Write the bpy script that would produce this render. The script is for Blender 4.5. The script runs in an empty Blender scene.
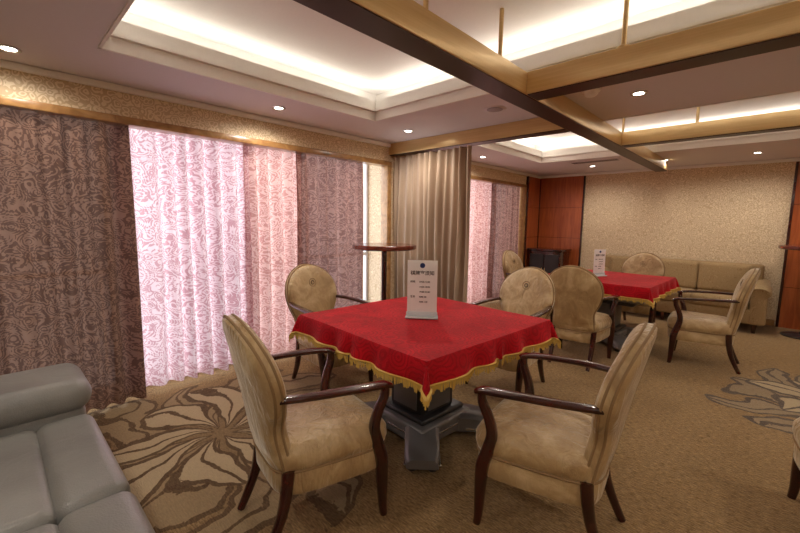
import bpy, bmesh, math, random
from mathutils import Vector, Matrix
random.seed(4)
sc=bpy.context.scene
try:
    sc.view_settings.view_transform='Standard'
except Exception: pass
H=1.45; CEIL=2.39; WX=-3.48; FY=7.8
# ---------------------------------------------------------------- node helpers
class NT:
    def __init__(s,name):
        s.mat=bpy.data.materials.new(name); s.mat.use_nodes=True
        s.t=s.mat.node_tree; s.t.nodes.clear()
        s.out=s.t.nodes.new('ShaderNodeOutputMaterial')
    def n(s,k,**kw):
        x=s.t.nodes.new('ShaderNode'+k)
        for a,b in kw.items(): setattr(x,a,b)
        return x
    def put(s,sock,v):
        if v is None: return
        if hasattr(v,'is_linked') or hasattr(v,'links'): s.t.links.new(v,sock)
        else: sock.default_value=v
    def m(s,op,a,b=None,c=None,clamp=False):
        x=s.n('Math',operation=op); x.use_clamp=clamp
        s.put(x.inputs[0],a)
        if b is not None: s.put(x.inputs[1],b)
        if c is not None: s.put(x.inputs[2],c)
        return x.outputs[0]
    def mix(s,f,a,b):
        x=s.n('Mix',data_type='RGBA')
        s.put(x.inputs[0],f); s.put(x.inputs[6],a); s.put(x.inputs[7],b)
        return x.outputs[2]
    def co(s): return s.n('TexCoord').outputs['Object']
    def mapv(s,v,sc=(1,1,1),rot=(0,0,0)):
        x=s.n('Mapping'); s.put(x.inputs[0],v); x.inputs[2].default_value=rot; x.inputs[3].default_value=sc
        return x.outputs[0]
    def noise(s,v,scale,det=3,dist=0,rough=.5):
        x=s.n('TexNoise'); s.put(x.inputs['Vector'],v); x.inputs['Scale'].default_value=scale
        x.inputs['Detail'].default_value=det; x.inputs['Distortion'].default_value=dist; x.inputs['Roughness'].default_value=rough
        return x.outputs['Fac']
    def vor(s,v,scale,feature='F1'):
        x=s.n('TexVoronoi',feature=feature); s.put(x.inputs['Vector'],v); x.inputs['Scale'].default_value=scale
        return x.outputs['Distance']
    def ramp(s,f,stops):
        x=s.n('ValToRGB'); s.put(x.inputs[0],f)
        e=x.color_ramp.elements
        while len(e)<len(stops): e.new(.5)
        for i,(p,c) in enumerate(stops):
            e[i].position=p; e[i].color=(c[0],c[1],c[2],1) if not isinstance(c,(int,float)) else (c,c,c,1)
        return x.outputs[0]
    def bump(s,h,st=.3,d=.01):
        x=s.n('Bump'); s.put(x.inputs['Height'],h); x.inputs['Strength'].default_value=st; x.inputs['Distance'].default_value=d
        return x.outputs[0]
    def pb(s,col,rough=.5,metal=0,norm=None,sheen=0,sheent=None,coat=0,spec=.5):
        x=s.n('BsdfPrincipled'); s.put(x.inputs['Base Color'],col); s.put(x.inputs['Roughness'],rough)
        x.inputs['Metallic'].default_value=metal
        x.inputs['Sheen Weight'].default_value=sheen
        x.inputs['Sheen Roughness'].default_value=.3
        if sheent: x.inputs['Sheen Tint'].default_value=sheent
        x.inputs['Coat Weight'].default_value=coat; x.inputs['Coat Roughness'].default_value=.1
        x.inputs['Specular IOR Level'].default_value=spec
        if norm is not None: s.put(x.inputs['Normal'],norm)
        return x.outputs[0]
    def done(s,sh): s.t.links.new(sh,s.out.inputs[0]); return s.mat
def C(r,g,b):
    f=lambda c:(c/255)/12.92 if c/255<=.04045 else ((c/255+.055)/1.055)**2.4
    return (f(r),f(g),f(b),1)
def simple(name,col,rough=.5,metal=0,**k):
    t=NT(name); nz=t.noise(t.co(),18,3)
    c=t.mix(t.m('MULTIPLY',nz,.35),col,tuple(x*.75 for x in col[:3])+(1,))
    return t.done(t.pb(c,rough,metal,**k))
def emis(name,col,st):
    t=NT(name); e=t.n('Emission'); e.inputs[0].default_value=col; e.inputs[1].default_value=st
    return t.done(e.outputs[0])

def m_wood(name,c1,c2,rough=.25,coat=.4,vert=False,scale=1):
    t=NT(name); v=t.mapv(t.co(),(14*scale,14*scale,1.2*scale) if vert else (6*scale,6*scale,6*scale))
    n=t.noise(v,1.5,5,1.2)
    c=t.ramp(n,[(.3,c1),(.7,c2)])
    return t.done(t.pb(c,rough,coat=coat))
M_MAHOG=m_wood('mahogany',C(36,11,10),C(74,22,16),.2,.6)
M_MAHOG2=m_wood('mahogany_top',C(92,34,22),C(130,54,34),.25,.5)
M_PANEL=m_wood('veneer_panel',C(148,68,32),C(184,98,50),.3,.3,True)
M_TRIM=m_wood('trim_wood',C(140,98,56),C(184,140,88),.3,.3)
def m_velvet():
    t=NT('champagne_velvet'); co=t.co()
    n=t.noise(co,5,4,.7,.6); n2=t.noise(co,160,2); n3=t.noise(t.mapv(co,(9,9,3)),2,3,1.2)
    c=t.ramp(n,[(.28,C(156,124,82)),(.5,C(186,156,112)),(.72,C(220,196,154))])
    bb=t.m('ADD',t.m('MULTIPLY',n2,.12),n3)
    return t.done(t.pb(c,t.ramp(n,[(.3,.48),(.7,.32)]),norm=t.bump(bb,.7,.022),sheen=.8,sheent=(1,.94,.82,1),spec=.6))
M_VELVET=m_velvet()
M_PIPING=simple('velvet_piping',C(148,118,80),.7)
def m_red():
    t=NT('red_velvet_cloth'); co=t.co()
    w=t.vor(co,9); s_=t.m('SINE',t.m('MULTIPLY',w,34)); msk=t.m('GREATER_THAN',s_,.25)
    n=t.noise(co,5,4,.8)
    c=t.ramp(n,[(.3,C(160,5,20)),(.7,C(200,14,32))])
    c=t.mix(t.m('MULTIPLY',msk,.4),c,C(118,3,14))
    b=t.bump(t.m('ADD',t.m('MULTIPLY',msk,.5),t.noise(co,120,2)),.35,.005)
    return t.done(t.pb(c,.75,norm=b,sheen=.3,sheent=(1,.3,.3,1),spec=.2))
M_RED=m_red()
M_FRINGE=simple('gold_fringe',C(214,176,86),.5)
def m_carpet():
    t=NT('carpet_floor'); co=t.co()
    sep=t.n('SeparateXYZ'); t.put(sep.inputs[0],co); x,y=sep.outputs[0],sep.outputs[1]
    fine=t.noise(t.mapv(co,(30,160,1)),1,2); fine2=t.noise(t.mapv(co,(120,120,1)),1,2); big=t.noise(co,1.3,3); mid=t.noise(co,9,4,.6,.65)
    fsum=t.m('ADD',t.m('MULTIPLY',fine,.7),t.m('MULTIPLY',fine2,.3))
    base=t.ramp(fsum,[(.36,C(104,78,48)),(.64,C(174,142,98))])
    base=t.mix(t.m('MULTIPLY',t.m('GREATER_THAN',mid,.54),.12),base,C(100,76,48))
    base=t.mix(t.m('MULTIPLY',big,.3),base,C(152,122,84))
    wob=t.m('MULTIPLY',t.m('SUBTRACT',t.noise(co,2.0,2),.5),1.1)
    fray=t.m('MULTIPLY',t.m('SUBTRACT',t.noise(co,40,2),.5),.15)
    def flower(cx,cy,R,n,tw,ph,col_in,col_out,base,r0=.08,th0=.2,al=.9,ground=None,ai=.85):
        dx=t.m('SUBTRACT',x,cx); dy=t.m('SUBTRACT',y,cy)
        r=t.m('SQRT',t.m('ADD',t.m('MULTIPLY',dx,dx),t.m('MULTIPLY',dy,dy)))
        ang=t.m('ARCTAN2',dy,dx)
        # petals of unequal length
        Rv=t.m('MULTIPLY',t.m('ADD',.88,t.m('MULTIPLY',t.m('SINE',t.m('ADD',t.m('MULTIPLY',ang,3),ph*9)),.12)),R)
        rn=t.m('DIVIDE',r,Rv,clamp=True)
        th=t.m('ADD',ang,t.m('ADD',t.m('MULTIPLY',rn,tw),wob))
        fr=t.m('FRACT',t.m('ADD',t.m('MULTIPLY',th,n/(2*math.pi)),ph+20))
        a=t.m('MULTIPLY',t.m('ABSOLUTE',t.m('SUBTRACT',fr,.5)),2)
        w=t.m('MULTIPLY',t.m('POWER',t.m('MAXIMUM',t.m('SINE',t.m('MULTIPLY',t.m('POWER',rn,1.3),math.pi)),0.0001),.6),.95)
        g=t.m('ADD',t.m('SUBTRACT',w,a),fray)
        outl=t.m('GREATER_THAN',g,.0); inn=t.m('GREATER_THAN',g,th0)
        vein=t.m('GREATER_THAN',t.m('ADD',a,fray),.08)
        inn=t.m('MULTIPLY',inn,vein)
        lim=t.m('MULTIPLY',t.m('LESS_THAN',rn,.985),t.m('GREATER_THAN',rn,r0))
        outl=t.m('MULTIPLY',outl,lim); inn=t.m('MULTIPLY',inn,lim)
        if ground:
            gm=t.m('MULTIPLY',t.m('SUBTRACT',1,t.m('POWER',rn,3)),.6,clamp=True)
            base=t.mix(gm,base,ground)
        b=t.mix(t.m('MULTIPLY',outl,al),base,col_out)
        return t.mix(t.m('MULTIPLY',inn,ai),b,col_in)
    cr=C(196,176,142); dk=C(74,54,40); nv=C(66,60,64); gr=C(116,98,76)
    base=flower(-2.6,1.0,1.25,11,.6,.2,C(160,138,106),dk,base,th0=.2,al=.85,ground=gr)
    base=flower(-2.6,1.0,.85,8,-.6,.6,cr,dk,base,th0=.24)
    base=flower(-1.1,.15,.8,8,.8,.6,cr,dk,base)
    base=flower(.62,4.6,1.05,9,.8,.3,C(156,136,108),nv,base,th0=.2)
    base=flower(.62,4.6,.72,7,-.7,.0,cr,nv,base,th0=.24)
    base=flower(-3.2,3.2,.9,9,-.8,.0,cr,dk,base)
    base=t.mix(.2,base,t.ramp(fsum,[(.36,C(84,66,46)),(.64,C(180,152,112))]))
    b=t.bump(fine,.7,.01)
    return t.done(t.pb(base,.95,norm=b,spec=.1,sheen=.15))
M_CARPET=m_carpet()
def m_wallpaper():
    t=NT('wallpaper'); co=t.co()
    v=t.n('VectorMath',operation='ADD'); t.put(v.inputs[0],co)
    d=t.n('TexNoise'); t.put(d.inputs['Vector'],co); d.inputs['Scale'].default_value=10
    vm=t.n('VectorMath',operation='SCALE'); t.put(vm.inputs[0],d.outputs['Color']); vm.inputs['Scale'].default_value=.07
    t.put(v.inputs[1],vm.outputs[0])
    w=t.vor(v.outputs[0],22); s_=t.m('SINE',t.m('MULTIPLY',w,18)); k=t.m('GREATER_THAN',s_,.1)
    c=t.mix(k,C(204,178,142),C(232,212,180))
    return t.done(t.pb(c,.6,norm=t.bump(k,.12,.002)))
M_PAPER=m_wallpaper()
def m_paint(name,c):
    t=NT(name); n=t.noise(t.co(),60,2)
    return t.done(t.pb(t.mix(t.m('MULTIPLY',n,.06),c,C(120,110,110)),.7,norm=t.bump(n,.04,.002)))
M_CEIL=m_paint('ceiling_paint',C(224,219,224))
M_TRAY=m_paint('tray_paint',C(246,243,238))
def m_brass():
    t=NT('brushed_brass'); v=t.mapv(t.co(),(.8,.8,40)); n=t.noise(v,3,2)
    c=t.ramp(n,[(.3,C(214,182,126)),(.7,C(224,194,140))])
    return t.done(t.pb(c,.28,.4,spec=.9))
M_BRASS=m_brass()
M_BRONZE_SHADE=simple('bronze_and_beam_shade',C(66,46,34),.4,.5)  # bronze on the chair medallion; painted shade under the ceiling beams
def m_curtain(name,col,pat,transp,trans,scale=7,patk=60,strength=.6,th=.0):
    t=NT(name); co=t.co()
    cc=t.mapv(co,(0.15,1,1))
    n=t.noise(cc,scale,1.5,1.0,.5)
    s_=t.m('SINE',t.m('MULTIPLY',n,patk))
    n2=t.m('SINE',t.m('MULTIPLY',t.vor(cc,13),36))
    msk=t.m('MULTIPLY',t.m('GREATER_THAN',t.m('ADD',s_,t.m('MULTIPLY',n2,.9)),th),strength)
    c=t.mix(msk,col,pat)
    df=t.n('BsdfDiffuse'); t.put(df.inputs[0],c)
    tl=t.n('BsdfTranslucent'); t.put(tl.inputs[0],c)
    tp=t.n('BsdfTransparent')
    a=t.n('MixShader'); a.inputs[0].default_value=trans; t.put(a.inputs[1],df.outputs[0]); t.put(a.inputs[2],tl.outputs[0])
    b=t.n('MixShader'); t.put(b.inputs[0],t.m('MULTIPLY',t.m('SUBTRACT',1,msk),transp)); t.put(b.inputs[1],a.outputs[0]); t.put(b.inputs[2],tp.outputs[0])
    return t.done(b.outputs[0])
M_CDARK=m_curtain('curtain_organza_dark',C(136,104,86),C(78,55,48),.02,.26,strength=.68)
M_CMID=m_curtain('curtain_organza_mid',C(164,126,116),C(106,74,70),.05,.42,strength=.65)
M_SHEER=m_curtain('curtain_sheer',C(228,208,214),C(180,126,136),.06,.58,strength=.75,th=.1)
M_SHEER2=m_curtain('curtain_sheer_rose',C(220,184,178),C(166,106,102),.05,.56,strength=.65,th=.1)
M_DRAPE=(lambda t:t.done(t.pb(t.ramp(t.noise(t.mapv(t.co(),(3,3,.5)),2,3),[(.3,C(162,138,116)),(.7,C(192,170,148))]),.42,sheen=.4)))(NT('satin_drape'))
def m_leather():
    t=NT('grey_leather'); co=t.co(); w=t.vor(co,180); n=t.noise(co,3,3); n2=t.noise(co,7,3,1)
    c=t.ramp(n,[(.3,C(122,120,116)),(.7,C(144,142,137))])
    return t.done(t.pb(c,.33,norm=t.bump(t.m('ADD',t.m('MULTIPLY',w,.2),n2),.3,.014)))
M_LEATHER=m_leather()
M_SOFAF=(lambda t:t.done(t.pb(t.mix(t.m('GREATER_THAN',t.m('SINE',t.m('MULTIPLY',t.vor(t.co(),22),30)),.2),C(168,142,102),C(138,110,72)),.8,sheen=.2)))(NT('sofa_fabric'))
M_BLACK=simple('black_plastic',C(40,38,40),.35)
M_GREY=simple('grey_plastic',C(120,116,116),.3,.25)
M_CHROME=simple('chrome',C(200,200,200),.2,1)
M_WHITE=simple('white_card',C(255,255,255),.5)
M_BLUE=simple('blue_ink',C(40,70,130),.5)
M_INK=simple('black_ink',C(40,40,50),.6)
M_LAMP=emis('lamp_emission',(1,.93,.8,1),14)
M_ALU=simple('window_frame_paint',C(220,220,222),.4)
def m_glass():
    t=NT('window_glass'); g=t.n('BsdfGlossy'); g.inputs['Roughness'].default_value=.02; tp=t.n('BsdfTransparent')
    mx=t.n('MixShader'); mx.inputs[0].default_value=.06; t.put(mx.inputs[1],tp.outputs[0]); t.put(mx.inputs[2],g.outputs[0])
    return t.done(mx.outputs[0])
M_GLASS=m_glass()
# ---------------------------------------------------------------- mesh builder
class MB:
    def __init__(s): s.v=[];s.f=[];s.mi=[];s.mats=[]
    def mid(s,m):
        if m not in s.mats: s.mats.append(m)
        return s.mats.index(m)
    def add(s,vs,fs,m,M=None):
        o=len(s.v); k=s.mid(m)
        s.v+=[tuple((M@Vector(p)) if M else p) for p in vs]
        s.f+=[tuple(i+o for i in f) for f in fs]; s.mi+=[k]*len(fs)
    def box(s,a,b,m,bev=0,seg=3,M=None):
        bm=bmesh.new(); bmesh.ops.create_cube(bm,size=1)
        for v in bm.verts:
            for i in range(3): v.co[i]=(a[i]+b[i])/2+v.co[i]*(b[i]-a[i])
        if bev: bmesh.ops.bevel(bm,geom=bm.edges[:],offset=bev,segments=seg,profile=.5,affect='EDGES')
        bm.verts.ensure_lookup_table()
        for i,v in enumerate(bm.verts): v.index=i
        s.add([tuple(v.co) for v in bm.verts],[tuple(v.index for v in f.verts) for f in bm.faces],m,M); bm.free()
    def loft(s,rings,m,cap=True,closed=True,M=None):
        n=len(rings[0]); vs=[p for r in rings for p in r]; fs=[]
        for i in range(len(rings)-1):
            for j in range(n if closed else n-1):
                k=(j+1)%n; fs.append((i*n+j,i*n+k,(i+1)*n+k,(i+1)*n+j))
        if cap: fs.append(tuple(range(n))[::-1]); fs.append(tuple((len(rings)-1)*n+j for j in range(n)))
        s.add(vs,fs,m,M)
    def sweep(s,path,rad,m,n=10,pw=1.0,up=(0,0,1),M=None,loop=False):
        P=[Vector(p) for p in path]; L=len(P); rings=[]
        if not isinstance(rad,list): rad=[rad]*L
        pu=None
        for i in range(L):
            if loop: t=P[(i+1)%L]-P[i-1]
            else: t=P[min(i+1,L-1)]-P[max(i-1,0)]
            t.normalize()
            sd=t.cross(Vector(up)) if pu is None else pu-t*pu.dot(t)
            if sd.length<1e-4: sd=t.cross(Vector((0,1,0)))
            sd.normalize(); pu=sd; u2=sd.cross(t)
            r=rad[i]; rx,ry=(r if isinstance(r,tuple) else (r,r))
            rg=[]
            for j in range(n):
                a=2*math.pi*j/n; c,q=math.cos(a),math.sin(a)
                c=math.copysign(abs(c)**pw,c); q=math.copysign(abs(q)**pw,q)
                rg.append(tuple(P[i]+sd*(rx*c)+u2*(ry*q)))
            rings.append(rg)
        if loop: rings.append(rings[0])
        s.loft(rings,m,cap=not loop,M=M)
    def lathe(s,prof,m,c=(0,0,0),n=32,M=None):
        s.loft([[(c[0]+r*math.cos(2*math.pi*j/n),c[1]+r*math.sin(2*math.pi*j/n),c[2]+z) for j in range(n)] for r,z in prof],m,M=M)
    def obj(s,name,loc=(0,0,0),rot=0,smooth=True,ang=40):
        me=bpy.data.meshes.new(name); me.from_pydata(s.v,[],s.f)
        for m in s.mats: me.materials.append(m)
        me.polygons.foreach_set('material_index',s.mi)
        bm=bmesh.new(); bm.from_mesh(me); bmesh.ops.recalc_face_normals(bm,faces=bm.faces[:]); bm.to_mesh(me); bm.free()
        if smooth:
            me.polygons.foreach_set('use_smooth',[True]*len(me.polygons))
            try: me.set_sharp_from_angle(angle=math.radians(ang))
            except Exception: pass
        o=bpy.data.objects.new(name,me); sc.collection.objects.link(o)
        o.location=loc; o.rotation_euler=(0,0,rot); return o
def crom(pts,k=6):
    P=[Vector(p) for p in pts]; out=[]
    for i in range(len(P)-1):
        a=P[max(i-1,0)];b=P[i];c=P[i+1];d=P[min(i+2,len(P)-1)]
        for j in range(k):
            t=j/k
            out.append(.5*((2*b)+(c-a)*t+(2*a-5*b+4*c-d)*t*t+(3*b-a-3*c+d)*t**3))
    out.append(P[-1]); return out
def boxobj(name,a,b,m,bev=0):
    q=MB(); q.box(a,b,m,bev); return q.obj(name)
# ---------------------------------------------------------------- room shell
RX=3.2; BY=-1.6
boxobj('floor',(WX-.5,BY,-.1),(RX,FY,0),M_CARPET)
q=MB()
A=(-2.8,2.4,.5,2.6); B=(-2.7,2.4,3.95,6.05)
L=WX-.5
z0,z1,zt=CEIL,CEIL+.15,CEIL+.32
q.box((L,BY,z0),(RX,A[2],z1),M_CEIL); q.box((L,A[3],z0),(RX,B[2],z1),M_CEIL); q.box((L,B[3],z0),(RX,FY,z1),M_CEIL)
for T in (A,B):
    q.box((L,T[2],z0),(T[0],T[3],z1),M_CEIL); q.box((T[1],T[2],z0),(RX,T[3],z1),M_CEIL)
    e=.014; g=.2; u=z1+.025
    q.box((T[0]-.002,T[2],z0-.006),(T[0]+e,T[3],u),M_TRAY); q.box((T[1]-e,T[2],z0-.006),(T[1]+.002,T[3],u),M_TRAY)
    q.box((T[0],T[2]-.002,z0-.006),(T[1],T[2]+e,u),M_TRAY); q.box((T[0],T[3]-e,z0-.006),(T[1],T[3]+.002,u),M_TRAY)
    q.box((T[0]+e,T[2]+e,z0+.07),(T[0]+e+.03,T[3]-e,z0+.085),M_TRAY); q.box((T[0]+e,T[3]-e-.03,z0+.07),(T[1]-e,T[3]-e,z0+.085),M_TRAY)
    q.box((T[0]-g-.05,T[2]-g-.05,zt),(T[1]+g+.05,T[3]+g+.05,zt+.05),M_TRAY)
    q.box((T[0]-g-.05,T[2]-g,z1),(T[0]-g,T[3]+g,zt),M_TRAY); q.box((T[1]+g,T[2]-g,z1),(T[1]+g+.05,T[3]+g,zt),M_TRAY)
    q.box((T[0]-g-.05,T[2]-g-.05,z1),(T[1]+g+.05,T[2]-g,zt),M_TRAY); q.box((T[0]-g-.05,T[3]+g,z1),(T[1]+g+.05,T[3]+g+.05,zt),M_TRAY)
q.obj('ceiling',smooth=False)
def area(name,loc,rot,sx,sy,p,col):
    l=bpy.data.lights.new(name,'AREA'); l.shape='RECTANGLE'; l.size=sx; l.size_y=sy; l.energy=p; l.color=col
    o=bpy.data.objects.new(name,l); sc.collection.objects.link(o); o.location=loc; o.rotation_euler=rot; return o
cw=(1,.92,.8)
for T,pa,pb_,pc,pd in ((A,3,9,8,9),(B,7,9,11,11)):
    zc=z1+.02; ly=T[3]-T[2]; lx=T[1]-T[0]; my=(T[2]+T[3])/2; mx=(T[0]+T[1])/2
    area('cove_light',(T[0]-.1,my,zc),(0,math.pi+.6,0),.06,ly,pa,cw)
    area('cove_light',(T[1]+.1,my,zc),(0,math.pi-.6,0),.06,ly,pb_,cw)
    area('cove_light',(mx,T[2]-.1,zc),(math.pi-.6,0,0),lx,.06,pc,cw)
    area('cove_light',(mx,T[3]+.1,zc),(math.pi+.6,0,0),lx,.06,pd,cw)
# walls
boxobj('wall_far',(WX-.5,FY,0),(RX,FY+.1,CEIL),M_PAPER)
boxobj('wall_right',(RX,BY,0),(RX+.1,FY+.1,CEIL),M_PAPER)
boxobj('wall_back',(WX-.5,BY-.1,0),(RX+.1,BY,CEIL),M_PAPER)
q=MB(); WT=2.17
q.box((WX-.12,BY,WT),(WX,FY,CEIL),M_PAPER)
q.box((WX-.5,BY,0),(WX,-.25,WT),M_PAPER)
q.box((WX-.5,3.45,0),(WX,4.2,WT),M_PAPER)
q.box((WX-.5,7.15,0),(WX,FY,WT),M_PAPER)
q.obj('wall_window',smooth=False)
q=MB()
for a,b in ((-.25,3.45),(4.2,7.15)):
    q.box((WX-.12,a-.05,WT-.045),(WX+.02,b+.05,WT+.01),M_TRIM,.006)
    q.box((WX-.10,b-.02,0),(WX+.02,b+.05,WT-.045),M_TRIM,.006)
    q.box((WX-.10,a-.05,0),(WX+.02,a+.02,WT-.045),M_TRIM,.006)
q.obj('trim_1')
q=MB(); q.box((WX,BY,CEIL-.045),(WX+.035,FY,CEIL),M_TRAY,.01)
q.box((WX,FY-.035,CEIL-.045),(RX,FY,CEIL),M_TRAY,.01); q.obj('trim_2')
q=MB(); q.box((-2.6,FY-.02,0),(.17,FY,.09),M_TRIM,.005); q.obj('baseboard_far')
# wood panels
def panel(name,a,b,axis):
    q=MB(); q.box(a,b,M_PANEL)
    if axis=='x':
        for i in range(1,4):
            z=b[2]*i/4; q.box((a[0],a[1]-.002,z-.003),(b[0],a[1],z+.003),M_MAHOG)
        q.box((a[0]-.015,a[1]-.012,0),(a[0]+.015,b[1],b[2]),M_MAHOG,.004); q.box((b[0]-.015,a[1]-.012,0),(b[0]+.015,b[1],b[2]),M_MAHOG,.004)
    else:
        for i in range(1,4):
            z=b[2]*i/4; q.box((b[0],a[1],z-.003),(b[0]+.002,b[1],z+.003),M_MAHOG)
        q.box((a[0],a[1]-.02,0),(b[0]+.015,a[1]+.02,b[2]),M_MAHOG,.004)
    q.obj(name)
panel('wood_wall_panel',(WX+.03,FY-.03,0),(-2.6,FY,CEIL-.05),'x')
panel('wood_wall_panel',(.2,FY-.03,0),(1.6,FY,CEIL-.05),'x')
panel('wood_wall_panel',(WX,7.22,0),(WX+.03,FY-.03,CEIL-.05),'y')
# windows
for k,(a,b) in enumerate(((-.25,3.45),(4.2,7.15))):
    q=MB(); X=WX-.42
    q.box((X,a,0),(X+.06,b,.08),M_ALU,.005); q.box((X,a,WT+.1),(X+.06,b,WT+.22),M_ALU,.005)
    n=4 if k==0 else 3
    for i in range(n+1):
        y=a+(b-a)*i/n; q.box((X,max(a,y-.03),.08),(X+.06,min(b,y+.03),WT+.1),M_ALU,.005)
    q.box((X+.02,a,1.0),(X+.05,b,1.04),M_ALU,.005)
    q.box((X+.025,a,.08),(X+.035,b,WT+.1),M_GLASS)
    for z in (.35,.6,.85,1.1,1.9): q.sweep([(X-.45,a,z),(X-.45,b+.6,z)],.014,M_ALU,8)  # outdoor deck railing, joined to the window mesh
    for i in range(5): q.sweep([(X-.45,a+(b-a)*i/4,0),(X-.45,a+(b-a)*i/4,1.1)],.018,M_ALU,8)
    q.obj('window_%d'%(k+1))
# curtains
def curtain(name,p0,p1,z0,z1,folds,amp,m,seed,axis='y',dens=10):
    r=random.Random(seed); q=MB(); n=folds*dens; L=math.dist(p0,p1)
    ph=[r.uniform(-.8,.8) for _ in range(folds+2)]; am=[r.uniform(.4,1.3) for _ in range(folds+2)]
    zs=[z0+(z1-z0)*t for t in (0,.15,.35,.55,.75,.9,.96,1)]
    d=Vector((p1[0]-p0[0],p1[1]-p0[1],0)).normalized(); nn=Vector((-d.y,d.x,0))
    rings=[]
    for iz,z in enumerate(zs):
        row=[]; t=iz/(len(zs)-1)
        for i in range(n+1):
            u=i/n; f=u*folds; k=int(min(f,folds-1)); fr=f-k
            a=am[k]*(1-fr)+am[k+1]*fr; p=ph[k]*(1-fr)+ph[k+1]*fr
            w=math.sin(2*math.pi*f+p*1.5+.25*math.sin(z*2+f*.8))
            off=amp*a*(math.copysign(abs(w)**.8,w))*(1.1-.35*t)+.01*math.sin(z*3+f)
            pos=Vector((p0[0],p0[1],0))+d*(L*u)+nn*off
            row.append((pos.x,pos.y,z))
        rings.append(row)
    q.loft(rings,m,cap=False,closed=False)
    return q.obj(name,ang=80)
X=WX-.09
curtain('window_curtain',(X+.02,-.22),(X+.02,.78),.02,WT+.02,8,.042,M_CDARK,1)
curtain('window_curtain',(X-.06,.68),(X-.06,1.75),.05,WT+.02,8,.055,M_SHEER,2)
curtain('window_curtain',(X-.03,1.68),(X-.03,2.3),.05,WT+.02,5,.055,M_SHEER2,12)
curtain('window_curtain',(X+.01,2.2),(X+.01,3.12),.03,WT+.02,7,.045,M_CMID,3)
curtain('window_curtain',(X-.06,4.3),(X-.06,6.2),.05,WT+.02,16,.04,M_SHEER2,5)
curtain('window_curtain',(X+.01,6.1),(X+.01,7.1),.03,WT+.02,9,.035,M_CMID,6)
q=MB()
for a,b in ((-.24,3.43),(4.22,7.13)): q.box((WX-.22,a,WT+.02),(WX-.05,b,WT+.06),M_ALU,.004)
q.obj('curtain_rail')
curtain('divider_drape',(WX+.06,3.55),(-2.30,3.5),.015,2.235,11,.055,M_DRAPE,8,dens=12)
# beams
BZ0,BZ1=2.25,2.395
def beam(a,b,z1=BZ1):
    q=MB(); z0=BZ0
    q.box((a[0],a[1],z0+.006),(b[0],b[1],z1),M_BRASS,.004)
    q.box((a[0]+.006,a[1]+.006,z0),(b[0]-.006,b[1]-.006,z0+.007),M_BRONZE_SHADE)  # underside shade of the beam painted in as a darker strip
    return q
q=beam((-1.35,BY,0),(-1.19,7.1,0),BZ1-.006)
for y in (1.5,4.9,2.2): q.sweep([(-1.27,y,BZ1-.02),(-1.27,y,zt)],.013,M_BRASS,10); q.lathe([(.03,0),(.03,.012),(.013,.02)],M_BRASS,(-1.27,y,BZ1-.006),16)
q.obj('ceiling_beam')
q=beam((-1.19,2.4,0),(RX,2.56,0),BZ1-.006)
for x in (-.66,1.2): q.sweep([(x,2.435,BZ1-.02),(x,2.435,zt)],.013,M_BRASS,10); q.lathe([(.03,0),(.03,.012),(.013,.02)],M_BRASS,(x,2.435,BZ1-.006),16)
q.obj('ceiling_beam')
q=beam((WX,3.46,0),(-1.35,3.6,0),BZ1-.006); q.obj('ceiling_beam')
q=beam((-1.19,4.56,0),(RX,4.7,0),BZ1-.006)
for x in (-.58,1.2): q.sweep([(x,4.63,BZ1-.02),(x,4.63,zt)],.013,M_BRASS,10)
q.obj('ceiling_beam')
# downlights
def downlight(x,y,p=14):
    q=MB(); z=CEIL
    q.lathe([(.034,-.001),(.036,-.006),(.05,-.008),(.056,-.004),(.056,0)],M_CHROME,(0,0,0),28)
    q.lathe([(.001,-.0065),(.034,-.0065),(.034,-.003),(.001,-.003)],M_LAMP,(0,0,0),24)
    o=q.obj('downlight',(x,y,z))
    l=bpy.data.lights.new('downlight_bulb','SPOT'); l.energy=p; l.spot_size=math.radians(168); l.spot_blend=.7; l.color=(1,.92,.81); l.shadow_soft_size=.06
    lo=bpy.data.objects.new('downlight_bulb',l); sc.collection.objects.link(lo); lo.parent=o; lo.location=(0,0,-.03)
for x,y in ((-3.2,.16),(-3.1,1.77),(-2.83,3.1),(-.77,3.3),(1.2,3.2),(-2.2,6.9),(-1.2,6.9),(-.2,6.9),(1.2,6.9),(-3.1,5.0),(-1.7,-.4),(0,-.5),(1.6,-.4),(2.8,1.6),(2.8,4.8)):
    downlight(x,y,15 if (x,y)==(-3.2,.16) else 36)
q=MB(); q.lathe([(.001,-.006),(.07,-.006),(.09,-.004),(.095,0)],M_CEIL,n=32); q.lathe([(.001,-.009),(.066,-.009),(.066,-.005),(.001,-.005)],M_GREY); q.obj('ceiling_speaker',(-1.75,2.98,CEIL))
q=MB(); q.lathe([(.001,-.05),(.03,-.048),(.045,-.035),(.05,-.02),(.06,-.015),(.06,0)],M_WHITE); q.obj('smoke_detector',(-1.0,3.0,CEIL))
q=MB(); q.box((-.35,-.08,-.012),(.35,.08,0),M_CEIL,.004)
for i in range(5): q.box((-.32,-.065+i*.028,-.016),(.32,-.05+i*.028,-.011),M_GREY)
q.obj('air_vent',(-2.0,6.35,CEIL))
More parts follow.
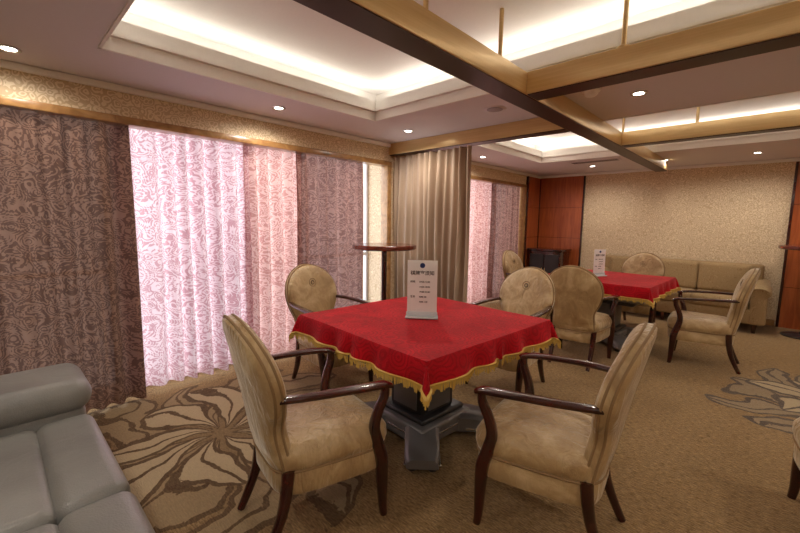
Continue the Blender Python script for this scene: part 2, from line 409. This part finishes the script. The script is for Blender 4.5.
# ---------------------------------------------------------------- chair
def chair_mesh():
    q=MB(); n=44
    def outl(sx,sy,z):
        r=[]
        for j in range(n):
            a=2*math.pi*j/n; c,s_=math.cos(a),math.sin(a)
            x=math.copysign(abs(c)**.42,c); y=math.copysign(abs(s_)**.42,s_)
            w=.25+.035*y
            r.append((x*w*sx,y*.28*sy+.01,z))
        return r
    q.loft([outl(.9,.9,.25),outl(.95,.95,.255),outl(.975,.975,.27),outl(.985,.985,.36),outl(.965,.965,.368),outl(1,1,.376),outl(1.035,1.03,.41),outl(1.025,1.025,.445),outl(.965,.965,.472),outl(.85,.85,.487),outl(.6,.6,.497),outl(.3,.3,.50),outl(.04,.04,.501)],M_VELVET)
    q.sweep([outl(1.0,1.0,.37)[j] for j in range(n)],.006,M_PIPING,6,loop=True)
    prof=[(.38,.205),(.46,.2),(.53,.193),(.585,.204),(.64,.232),(.70,.255),(.77,.268),(.84,.262),(.90,.24),(.96,.192),(1.0,.135),(1.028,.07),(1.037,0)]
    cr=crom([(w,0,z) for z,w in prof],4)
    right=[(p.x,p.z) for p in cr]; left=[(-x,z) for x,z in right[:-1]][::-1]
    ol=right+left; zc=.74
    ol=ol+[(x,.38) for x in (-.14,-.07,0,.07,.14)]
    def bend(x,y,z):
        return (x, y-.25-(z-.45)*.17-.14*max(0,z-.6)**2+.45*x*x, z)
    def ring(s_,y): return [bend(x*s_,y,zc+(z-zc)*s_) for x,z in ol]
    q.loft([ring(.03,-.044),ring(.5,-.044),ring(.85,-.04),ring(.95,-.032),ring(1,-.012),ring(1,.01),ring(.97,.032),ring(.9,.046),ring(.62,.058),ring(.3,.062),ring(.03,.063)],M_VELVET)
    q.sweep([bend(x,.014,z) for x,z in ol],.006,M_PIPING,6,loop=True,up=(0,1,0))
    q.sweep([bend(x,-.018,z) for x,z in ol],.006,M_PIPING,6,loop=True,up=(0,1,0))
    md=[bend(.036*math.cos(a*math.pi/10),.06,.88+.036*math.sin(a*math.pi/10)) for a in range(20)]
    q.sweep(md,.003,M_PIPING,6,loop=True,up=(0,1,0))
    md=[bend(.016*math.cos(a*math.pi/6),.062,.88+.016*math.sin(a*math.pi/6)) for a in range(12)]
    q.sweep(md,.003,M_BRONZE_SHADE,6,loop=True,up=(0,1,0))
    for s_ in (-1,1):
        arm=crom([(s_*.225,-.29,.72),(s_*.258,-.22,.723),(s_*.284,-.1,.719),(s_*.297,.05,.71),(s_*.298,.16,.70),(s_*.288,.225,.69),(s_*.278,.25,.678)],5)
        k=len(arm); rad=[(.018+.015*math.sin(min(1,i/(k-1)*1.25)*math.pi/2) if i<k-2 else .022,.014) for i in range(k)]
        q.sweep(arm,rad,M_MAHOG,14,.7)
        leg=crom([(s_*.282,.228,.688),(s_*.281,.225,.63),(s_*.272,.195,.555),(s_*.266,.18,.48),(s_*.266,.195,.40),(s_*.266,.22,.31),(s_*.26,.23,.18),(s_*.258,.235,.06),(s_*.257,.242,0)],5)
        k=len(leg); rr=[.019,.021,.023,.026,.03,.031,.026,.02,.017]
        rad=[]
        for i in range(k):
            f=i/5; a=int(min(f,7)); rad.append(rr[a]+(rr[a+1]-rr[a])*(f-a))
        q.sweep(leg,rad,M_MAHOG,12,.75,up=(0,1,0))
        rl=crom([(s_*.195,-.215,.38),(s_*.195,-.225,.28),(s_*.193,-.245,.18),(s_*.19,-.285,.08),(s_*.188,-.325,0)],5)
        k=len(rl); q.sweep(rl,[.028-.011*i/(k-1) for i in range(k)],M_MAHOG,12,.75,up=(0,1,0))
    return q
cq=chair_mesh(); base=None
def chair(x,y,rot):
    global base
    if base is None: base=cq.obj('dining_chair',(x,y,0),math.radians(rot)); return base
    o=bpy.data.objects.new('dining_chair',base.data); sc.collection.objects.link(o); o.location=(x,y,0); o.rotation_euler=(0,0,math.radians(rot)); return o
chair(-1.57,1.06,-10); chair(-.70,1.815,97); chair(-2.75,2.04,-88); chair(-1.60,3.10,176)
chair(-1.39,4.29,3); chair(-.43,5.14,94); chair(-2.44,5.34,-90); chair(-1.3,6.24,178)
chair(.495,2.655,100)
# ---------------------------------------------------------------- mahjong table with cloth
def table_mesh(a=.605,d=.125,seed=1):
    q=MB(); zt=.80; b=a-.03
    q.box((-b,-b,.685),(b,b,zt-.006),M_BLACK,.02)
    q.box((-b+.04,-b+.04,.60),(b-.04,b-.04,.69),M_GREY,.02)
    q.box((-b+.14,-b+.14,.54),(b-.14,b-.14,.61),M_BLACK,.03)
    for k in range(4):
        M=Matrix.Rotation(k*math.pi/2,4,'Z'); q.box((-.16,-b+.032,.615),(.16,-b+.05,.675),M_BLACK,.006,M=M); q.box((-.05,-b+.02,.64),(.05,-b+.036,.652),M_CHROME,.003,M=M)
    q.box((-.16,-.16,.15),(.16,.16,.56),M_BLACK,.035,4)
    q.box((-.25,-.25,.035),(.25,.25,.165),M_GREY,.03,4); q.box((-.21,-.21,.16),(.21,.21,.20),M_BLACK,.02,4)
    q.box((-.253,-.253,.095),(.253,.253,.105),M_CHROME,.003)
    for i in (-1,1):
        for j in (-1,1): q.lathe([(.028,0),(.034,.008),(.034,.035),(.018,.042)],M_BLACK,(i*.2,j*.2,0),16)
    for k in range(4):
        M=Matrix.Rotation(k*math.pi/2,4,'Z'); q.box((-.11,-.167,.22),(.11,-.158,.5),M_GREY,.003,M=M); q.box((-.12,-.17,.5),(.12,-.158,.512),M_CHROME,.003,M=M)
        M=Matrix.Rotation(k*math.pi/2+math.pi/4,4,'Z')
        def sec(x,w,zb,zt2): return [(x,-w,zb),(x,w,zb),(x,w,zt2-.02),(x,w-.025,zt2),(x,-w+.025,zt2),(x,-w,zt2-.02)]
        q.loft([sec(.2,.11,.04,.16),sec(.36,.105,.04,.145),sec(.50,.10,.04,.12),sec(.54,.09,.045,.10)],M_GREY,M=M)
        q.box((.3,-.108,.05),(.525,.108,.062),M_CHROME,.003,M=M)
        for yy in (-.06,.06): q.lathe([(.022,0),(.03,.008),(.03,.03),(.015,.042)],M_BLACK,(.47,yy,0),16,M=M)
    r=random.Random(seed); S=a+d
    ts=[]; na=26; nd=8
    for i in range(nd): ts.append(-S+d*i/nd)
    for i in range(na*2+1): ts.append(-a+a*i/na)
    for i in range(1,nd+1): ts.append(a+d*i/nd)
    k=.13
    def mp(u,v):
        du=max(0,abs(u)-a); dv=max(0,abs(v)-a); su=math.copysign(1,u); sv=math.copysign(1,v)
        x=max(-a,min(a,u)); y=max(-a,min(a,v)); rr=math.hypot(du,dv)
        if rr==0:
            return (x,y,zt+.003*math.sin(x*7)*math.sin(y*6+1)*.6)
        c,s_=du/rr,dv/rr; kk=k
        if du>0 and dv>0: kk=k+.28*math.sin(2*math.atan2(dv,du))
        tt=(y if du>=dv else x)
        wave=.16*math.sin(tt*21+su+sv*2+2*math.sin(tt*5))*(1 if min(du,dv)==0 else max(0,1-min(du,dv)/.02))
        kk+=wave
        rz=min(rr/.02,1); z=zt-rr*math.sqrt(max(.2,1-kk*kk))+.004*(1-rz)
        return (x+su*(kk*rr+.006*rz)*c,y+sv*(kk*rr+.006*rz)*s_,z)
    N=len(ts); vs=[mp(u,v) for v in ts for u in ts]
    fs=[(j*N+i,j*N+i+1,(j+1)*N+i+1,(j+1)*N+i) for j in range(N-1) for i in range(N-1)]
    q.add(vs,fs,M_RED)
    per=[]; st=.0085; n=int(2*S/st)
    for k4 in range(4):
        for i in range(n):
            t=-S+2*S*i/n
            per.append([(t,-S),(S,t),(-t,S),(-S,-t)][k4])
    loop=[mp(u,v) for u,v in per]
    q.sweep([(p[0],p[1],p[2]+.003) for p in loop[::2]],(.004,.009),M_FRINGE,6,loop=True)
    for i,p in enumerate(loop):
        l=.036*(1+.25*math.sin(i*.9))*r.uniform(.85,1.1); dx,dy=r.uniform(-.004,.004),r.uniform(-.004,.004)
        w=.0036
        vs=[(p[0]+w*math.cos(a_),p[1]+w*math.sin(a_),p[2]) for a_ in (0,2.1,4.2)]+[(p[0]+dx+w*1.1*math.cos(a_),p[1]+dy+w*1.1*math.sin(a_),p[2]-l) for a_ in (0,2.1,4.2)]
        q.add(vs,[(0,1,4,3),(1,2,5,4),(2,0,3,5),(3,4,5)],M_FRINGE)
    return q
tq=table_mesh()
t1=tq.obj('mahjong_table',(-1.67,2.01,0),math.radians(-4),ang=50)
t2=bpy.data.objects.new('mahjong_table',t1.data); sc.collection.objects.link(t2); t2.location=(-1.42,5.25,0); t2.rotation_euler=(0,0,math.radians(-2))
# sign
M_GLASSY=simple('clear_acrylic',C(215,220,225),.08)
def sign(x,y,rot,s=1.0):
    q=MB(); q.box((-.1*s,-.004,.03),(.1*s,.004,.39*s),M_WHITE,.002); q.box((-.11*s,-.045,0),(.11*s,.045,.012),M_GLASSY,.004); q.box((-.105*s,-.012,.01),(.105*s,.012,.04),M_GLASSY,.003)
    q.lathe([(.001,0),(.017*s,0),(.017*s,.001),(.001,.001)],M_BLUE,n=20,M=Matrix.Translation((0,-.0045,.355*s))@Matrix.Rotation(math.pi/2,4,'X'))
    o=q.obj('menu_sign',(x,y,.804),rot)
    def txt(body,size,xx,z,nm,al='CENTER'):
        c=bpy.data.curves.new(nm,'FONT'); c.body=body; c.size=size*s; c.align_x=al; c.extrude=.0003; c.offset=.0003
        c.materials.append(M_INK); t=bpy.data.objects.new(nm,c); sc.collection.objects.link(t); t.parent=o; t.location=(xx*s,-.0055,z*s); t.rotation_euler=(math.pi/2,0,0)
    txt('棋牌室须知',.032,0,.293,'title_text')
    for i,(l,rr) in enumerate((('时间','09:00-12:00'),('','14:00-18:00'),('','19:00-23:00'),('费用','RMB 80'),('','RMB 120'))):
        z=.24-i*.034
        if l: txt(l,.016,-.08,z,'label_text','LEFT')
        txt(rr,.015,-.02,z,'body_text','LEFT')
    return o
sign(-1.66,1.98,math.radians(38))
sign(-1.50,5.2,math.radians(60),.85)
# ---------------------------------------------------------------- leather sofa (front-left)
q=MB()
x0,x1=-2.92,-.75
q.box((x0+.06,-.72,.06),(x1-.06,.24,.32),M_LEATHER,.05)
xs=[(x0+.42,-1.68),(-1.68,x1-.35)]
for a,b in xs:
    ys=[(.31,.08),(.10,-.16),(-.14,-.42)]
    for i,(yb,ya) in enumerate(ys):
        q.box((a,ya,.26),(b,yb,.455-.004*i),M_LEATHER,.055,5)
    q.box((a,.14,.07),(b,.30,.36),M_LEATHER,.05,5)
    M=Matrix.Translation((0,-.42,.42))@Matrix.Rotation(math.radians(14),4,'X')
    q.box((a,-.16,.0),(b,.06,.26),M_LEATHER,.07,5,M=M); q.box((a,-.2,.22),(b,.07,.5),M_LEATHER,.09,6,M=M)
for a,b in ((x0,x0+.45),(x1-.38,x1)):
    q.box((a+.03,-.7,.06),(b-.03,.29,.5),M_LEATHER,.06,5)
    q.box((a,-.66,.45),(b,.32,.625),M_LEATHER,.085,7)
for a in (x0+.1,x1-.1):
    for y in (-.6,.15): q.lathe([(.025,0),(.03,.07)],M_BLACK,(a,y,0),14)
q.obj('leather_sofa',ang=60)
# far sofa
q=MB(); a,b=-2.22,.1
q.box((a+.08,6.98,.12),(b-.08,7.72,.34),M_SOFAF,.04)
w=(b-a-.44)/3
for i in range(3):
    q.box((a+.22+w*i,6.94,.31),(a+.22+w*(i+1),7.5,.47),M_SOFAF,.05,5)
    M=Matrix.Translation((0,7.52,.45))@Matrix.Rotation(math.radians(-8),4,'X')
    q.box((a+.22+w*i,-.06,0),(a+.22+w*(i+1),.12,.44),M_SOFAF,.06,5,M=M)
q.box((a+.1,7.56,.3),(b-.1,7.74,.9),M_SOFAF,.05,5)
for s0,s1 in ((a,a+.24),(b-.24,b)):
    q.box((s0+.03,6.97,.12),(s1-.03,7.7,.55),M_SOFAF,.04,4)
    c=(s0+s1)/2; q.sweep([(c,6.94,.56),(c,6.96,.57),(c,7.4,.58),(c,7.72,.62)],[(.10,.075),(.12,.09),(.12,.09),(.11,.08)],M_SOFAF,20)
for x in (a+.14,b-.14,-1.08):
    for y in (7.04,7.62): q.lathe([(.02,0),(.034,.12)],M_MAHOG,(x,y,0),12)
q.obj('fabric_sofa',ang=60)
# cabinet
q=MB(); q.box((-3.40,7.3,.04),(-2.78,7.74,.92),M_MAHOG,.01); q.box((-3.43,7.27,.92),(-2.75,7.76,.96),M_MAHOG,.008); q.box((-3.38,7.33,0),(-2.8,7.7,.05),M_BLACK)
for i in range(2): q.box((-3.37+i*.29,7.285,.1),(-3.10+i*.29,7.302,.86),M_BLACK,.004); q.sweep([(-3.12+i*.06,7.27,.45),(-3.12+i*.06,7.27,.6)],.006,M_BRASS,8)
q.obj('cabinet')
# bar tables
def bar(x,y,h=1.16):
    q=MB(); q.lathe([(.26,h-.055),(.33,h-.05),(.345,h-.038),(.345,h-.008),(.335,h),(.001,h)],M_MAHOG2,n=48)
    q.lathe([(.03,.02),(.028,h-.08),(.1,h-.05)],M_MAHOG,n=20)
    q.lathe([(.22,0),(.225,.012),(.19,.025),(.05,.04),(.035,.07)],M_BLACK,n=36)
    q.obj('bar_table',(x,y,0),ang=35)
bar(-3.0,2.93,1.2); bar(.45,7.3,1.2)
# ---------------------------------------------------------------- light
w=bpy.data.worlds.new('World'); sc.world=w; w.use_nodes=True
bg=w.node_tree.nodes['Background']; bg.inputs[0].default_value=(.84,.92,1,1); bg.inputs[1].default_value=1.3
area('window_daylight',(WX-1.3,1.6,1.3),(0,-math.pi/2,0),2.6,4.2,130,(1,.98,.98))
area('window_daylight',(WX-1.3,5.7,1.3),(0,-math.pi/2,0),2.6,3.4,110,(1,.97,.95))
# ---------------------------------------------------------------- camera
f=389.0
def vp(x,y): return Vector((x-400,266.5-y,f))
D=vp(770,226).normalized(); Lv=vp(-14,216); Lv=(Lv-D*Lv.dot(D)).normalized()
U=-(D.cross(Lv)); R_=-Lv
right=Vector((R_.x,D.x,U.x)); upv=Vector((R_.y,D.y,U.y)); fw=Vector((R_.z,D.z,U.z))
cam=bpy.data.cameras.new('camera'); co=bpy.data.objects.new('camera',cam); sc.collection.objects.link(co)
cam.sensor_width=36; cam.lens=f/800*36; cam.clip_start=.05
Mx=Matrix((( right.x,upv.x,-fw.x,0),(right.y,upv.y,-fw.y,0),(right.z,upv.z,-fw.z,H),(0,0,0,1)))
co.matrix_world=Mx
sc.camera=co
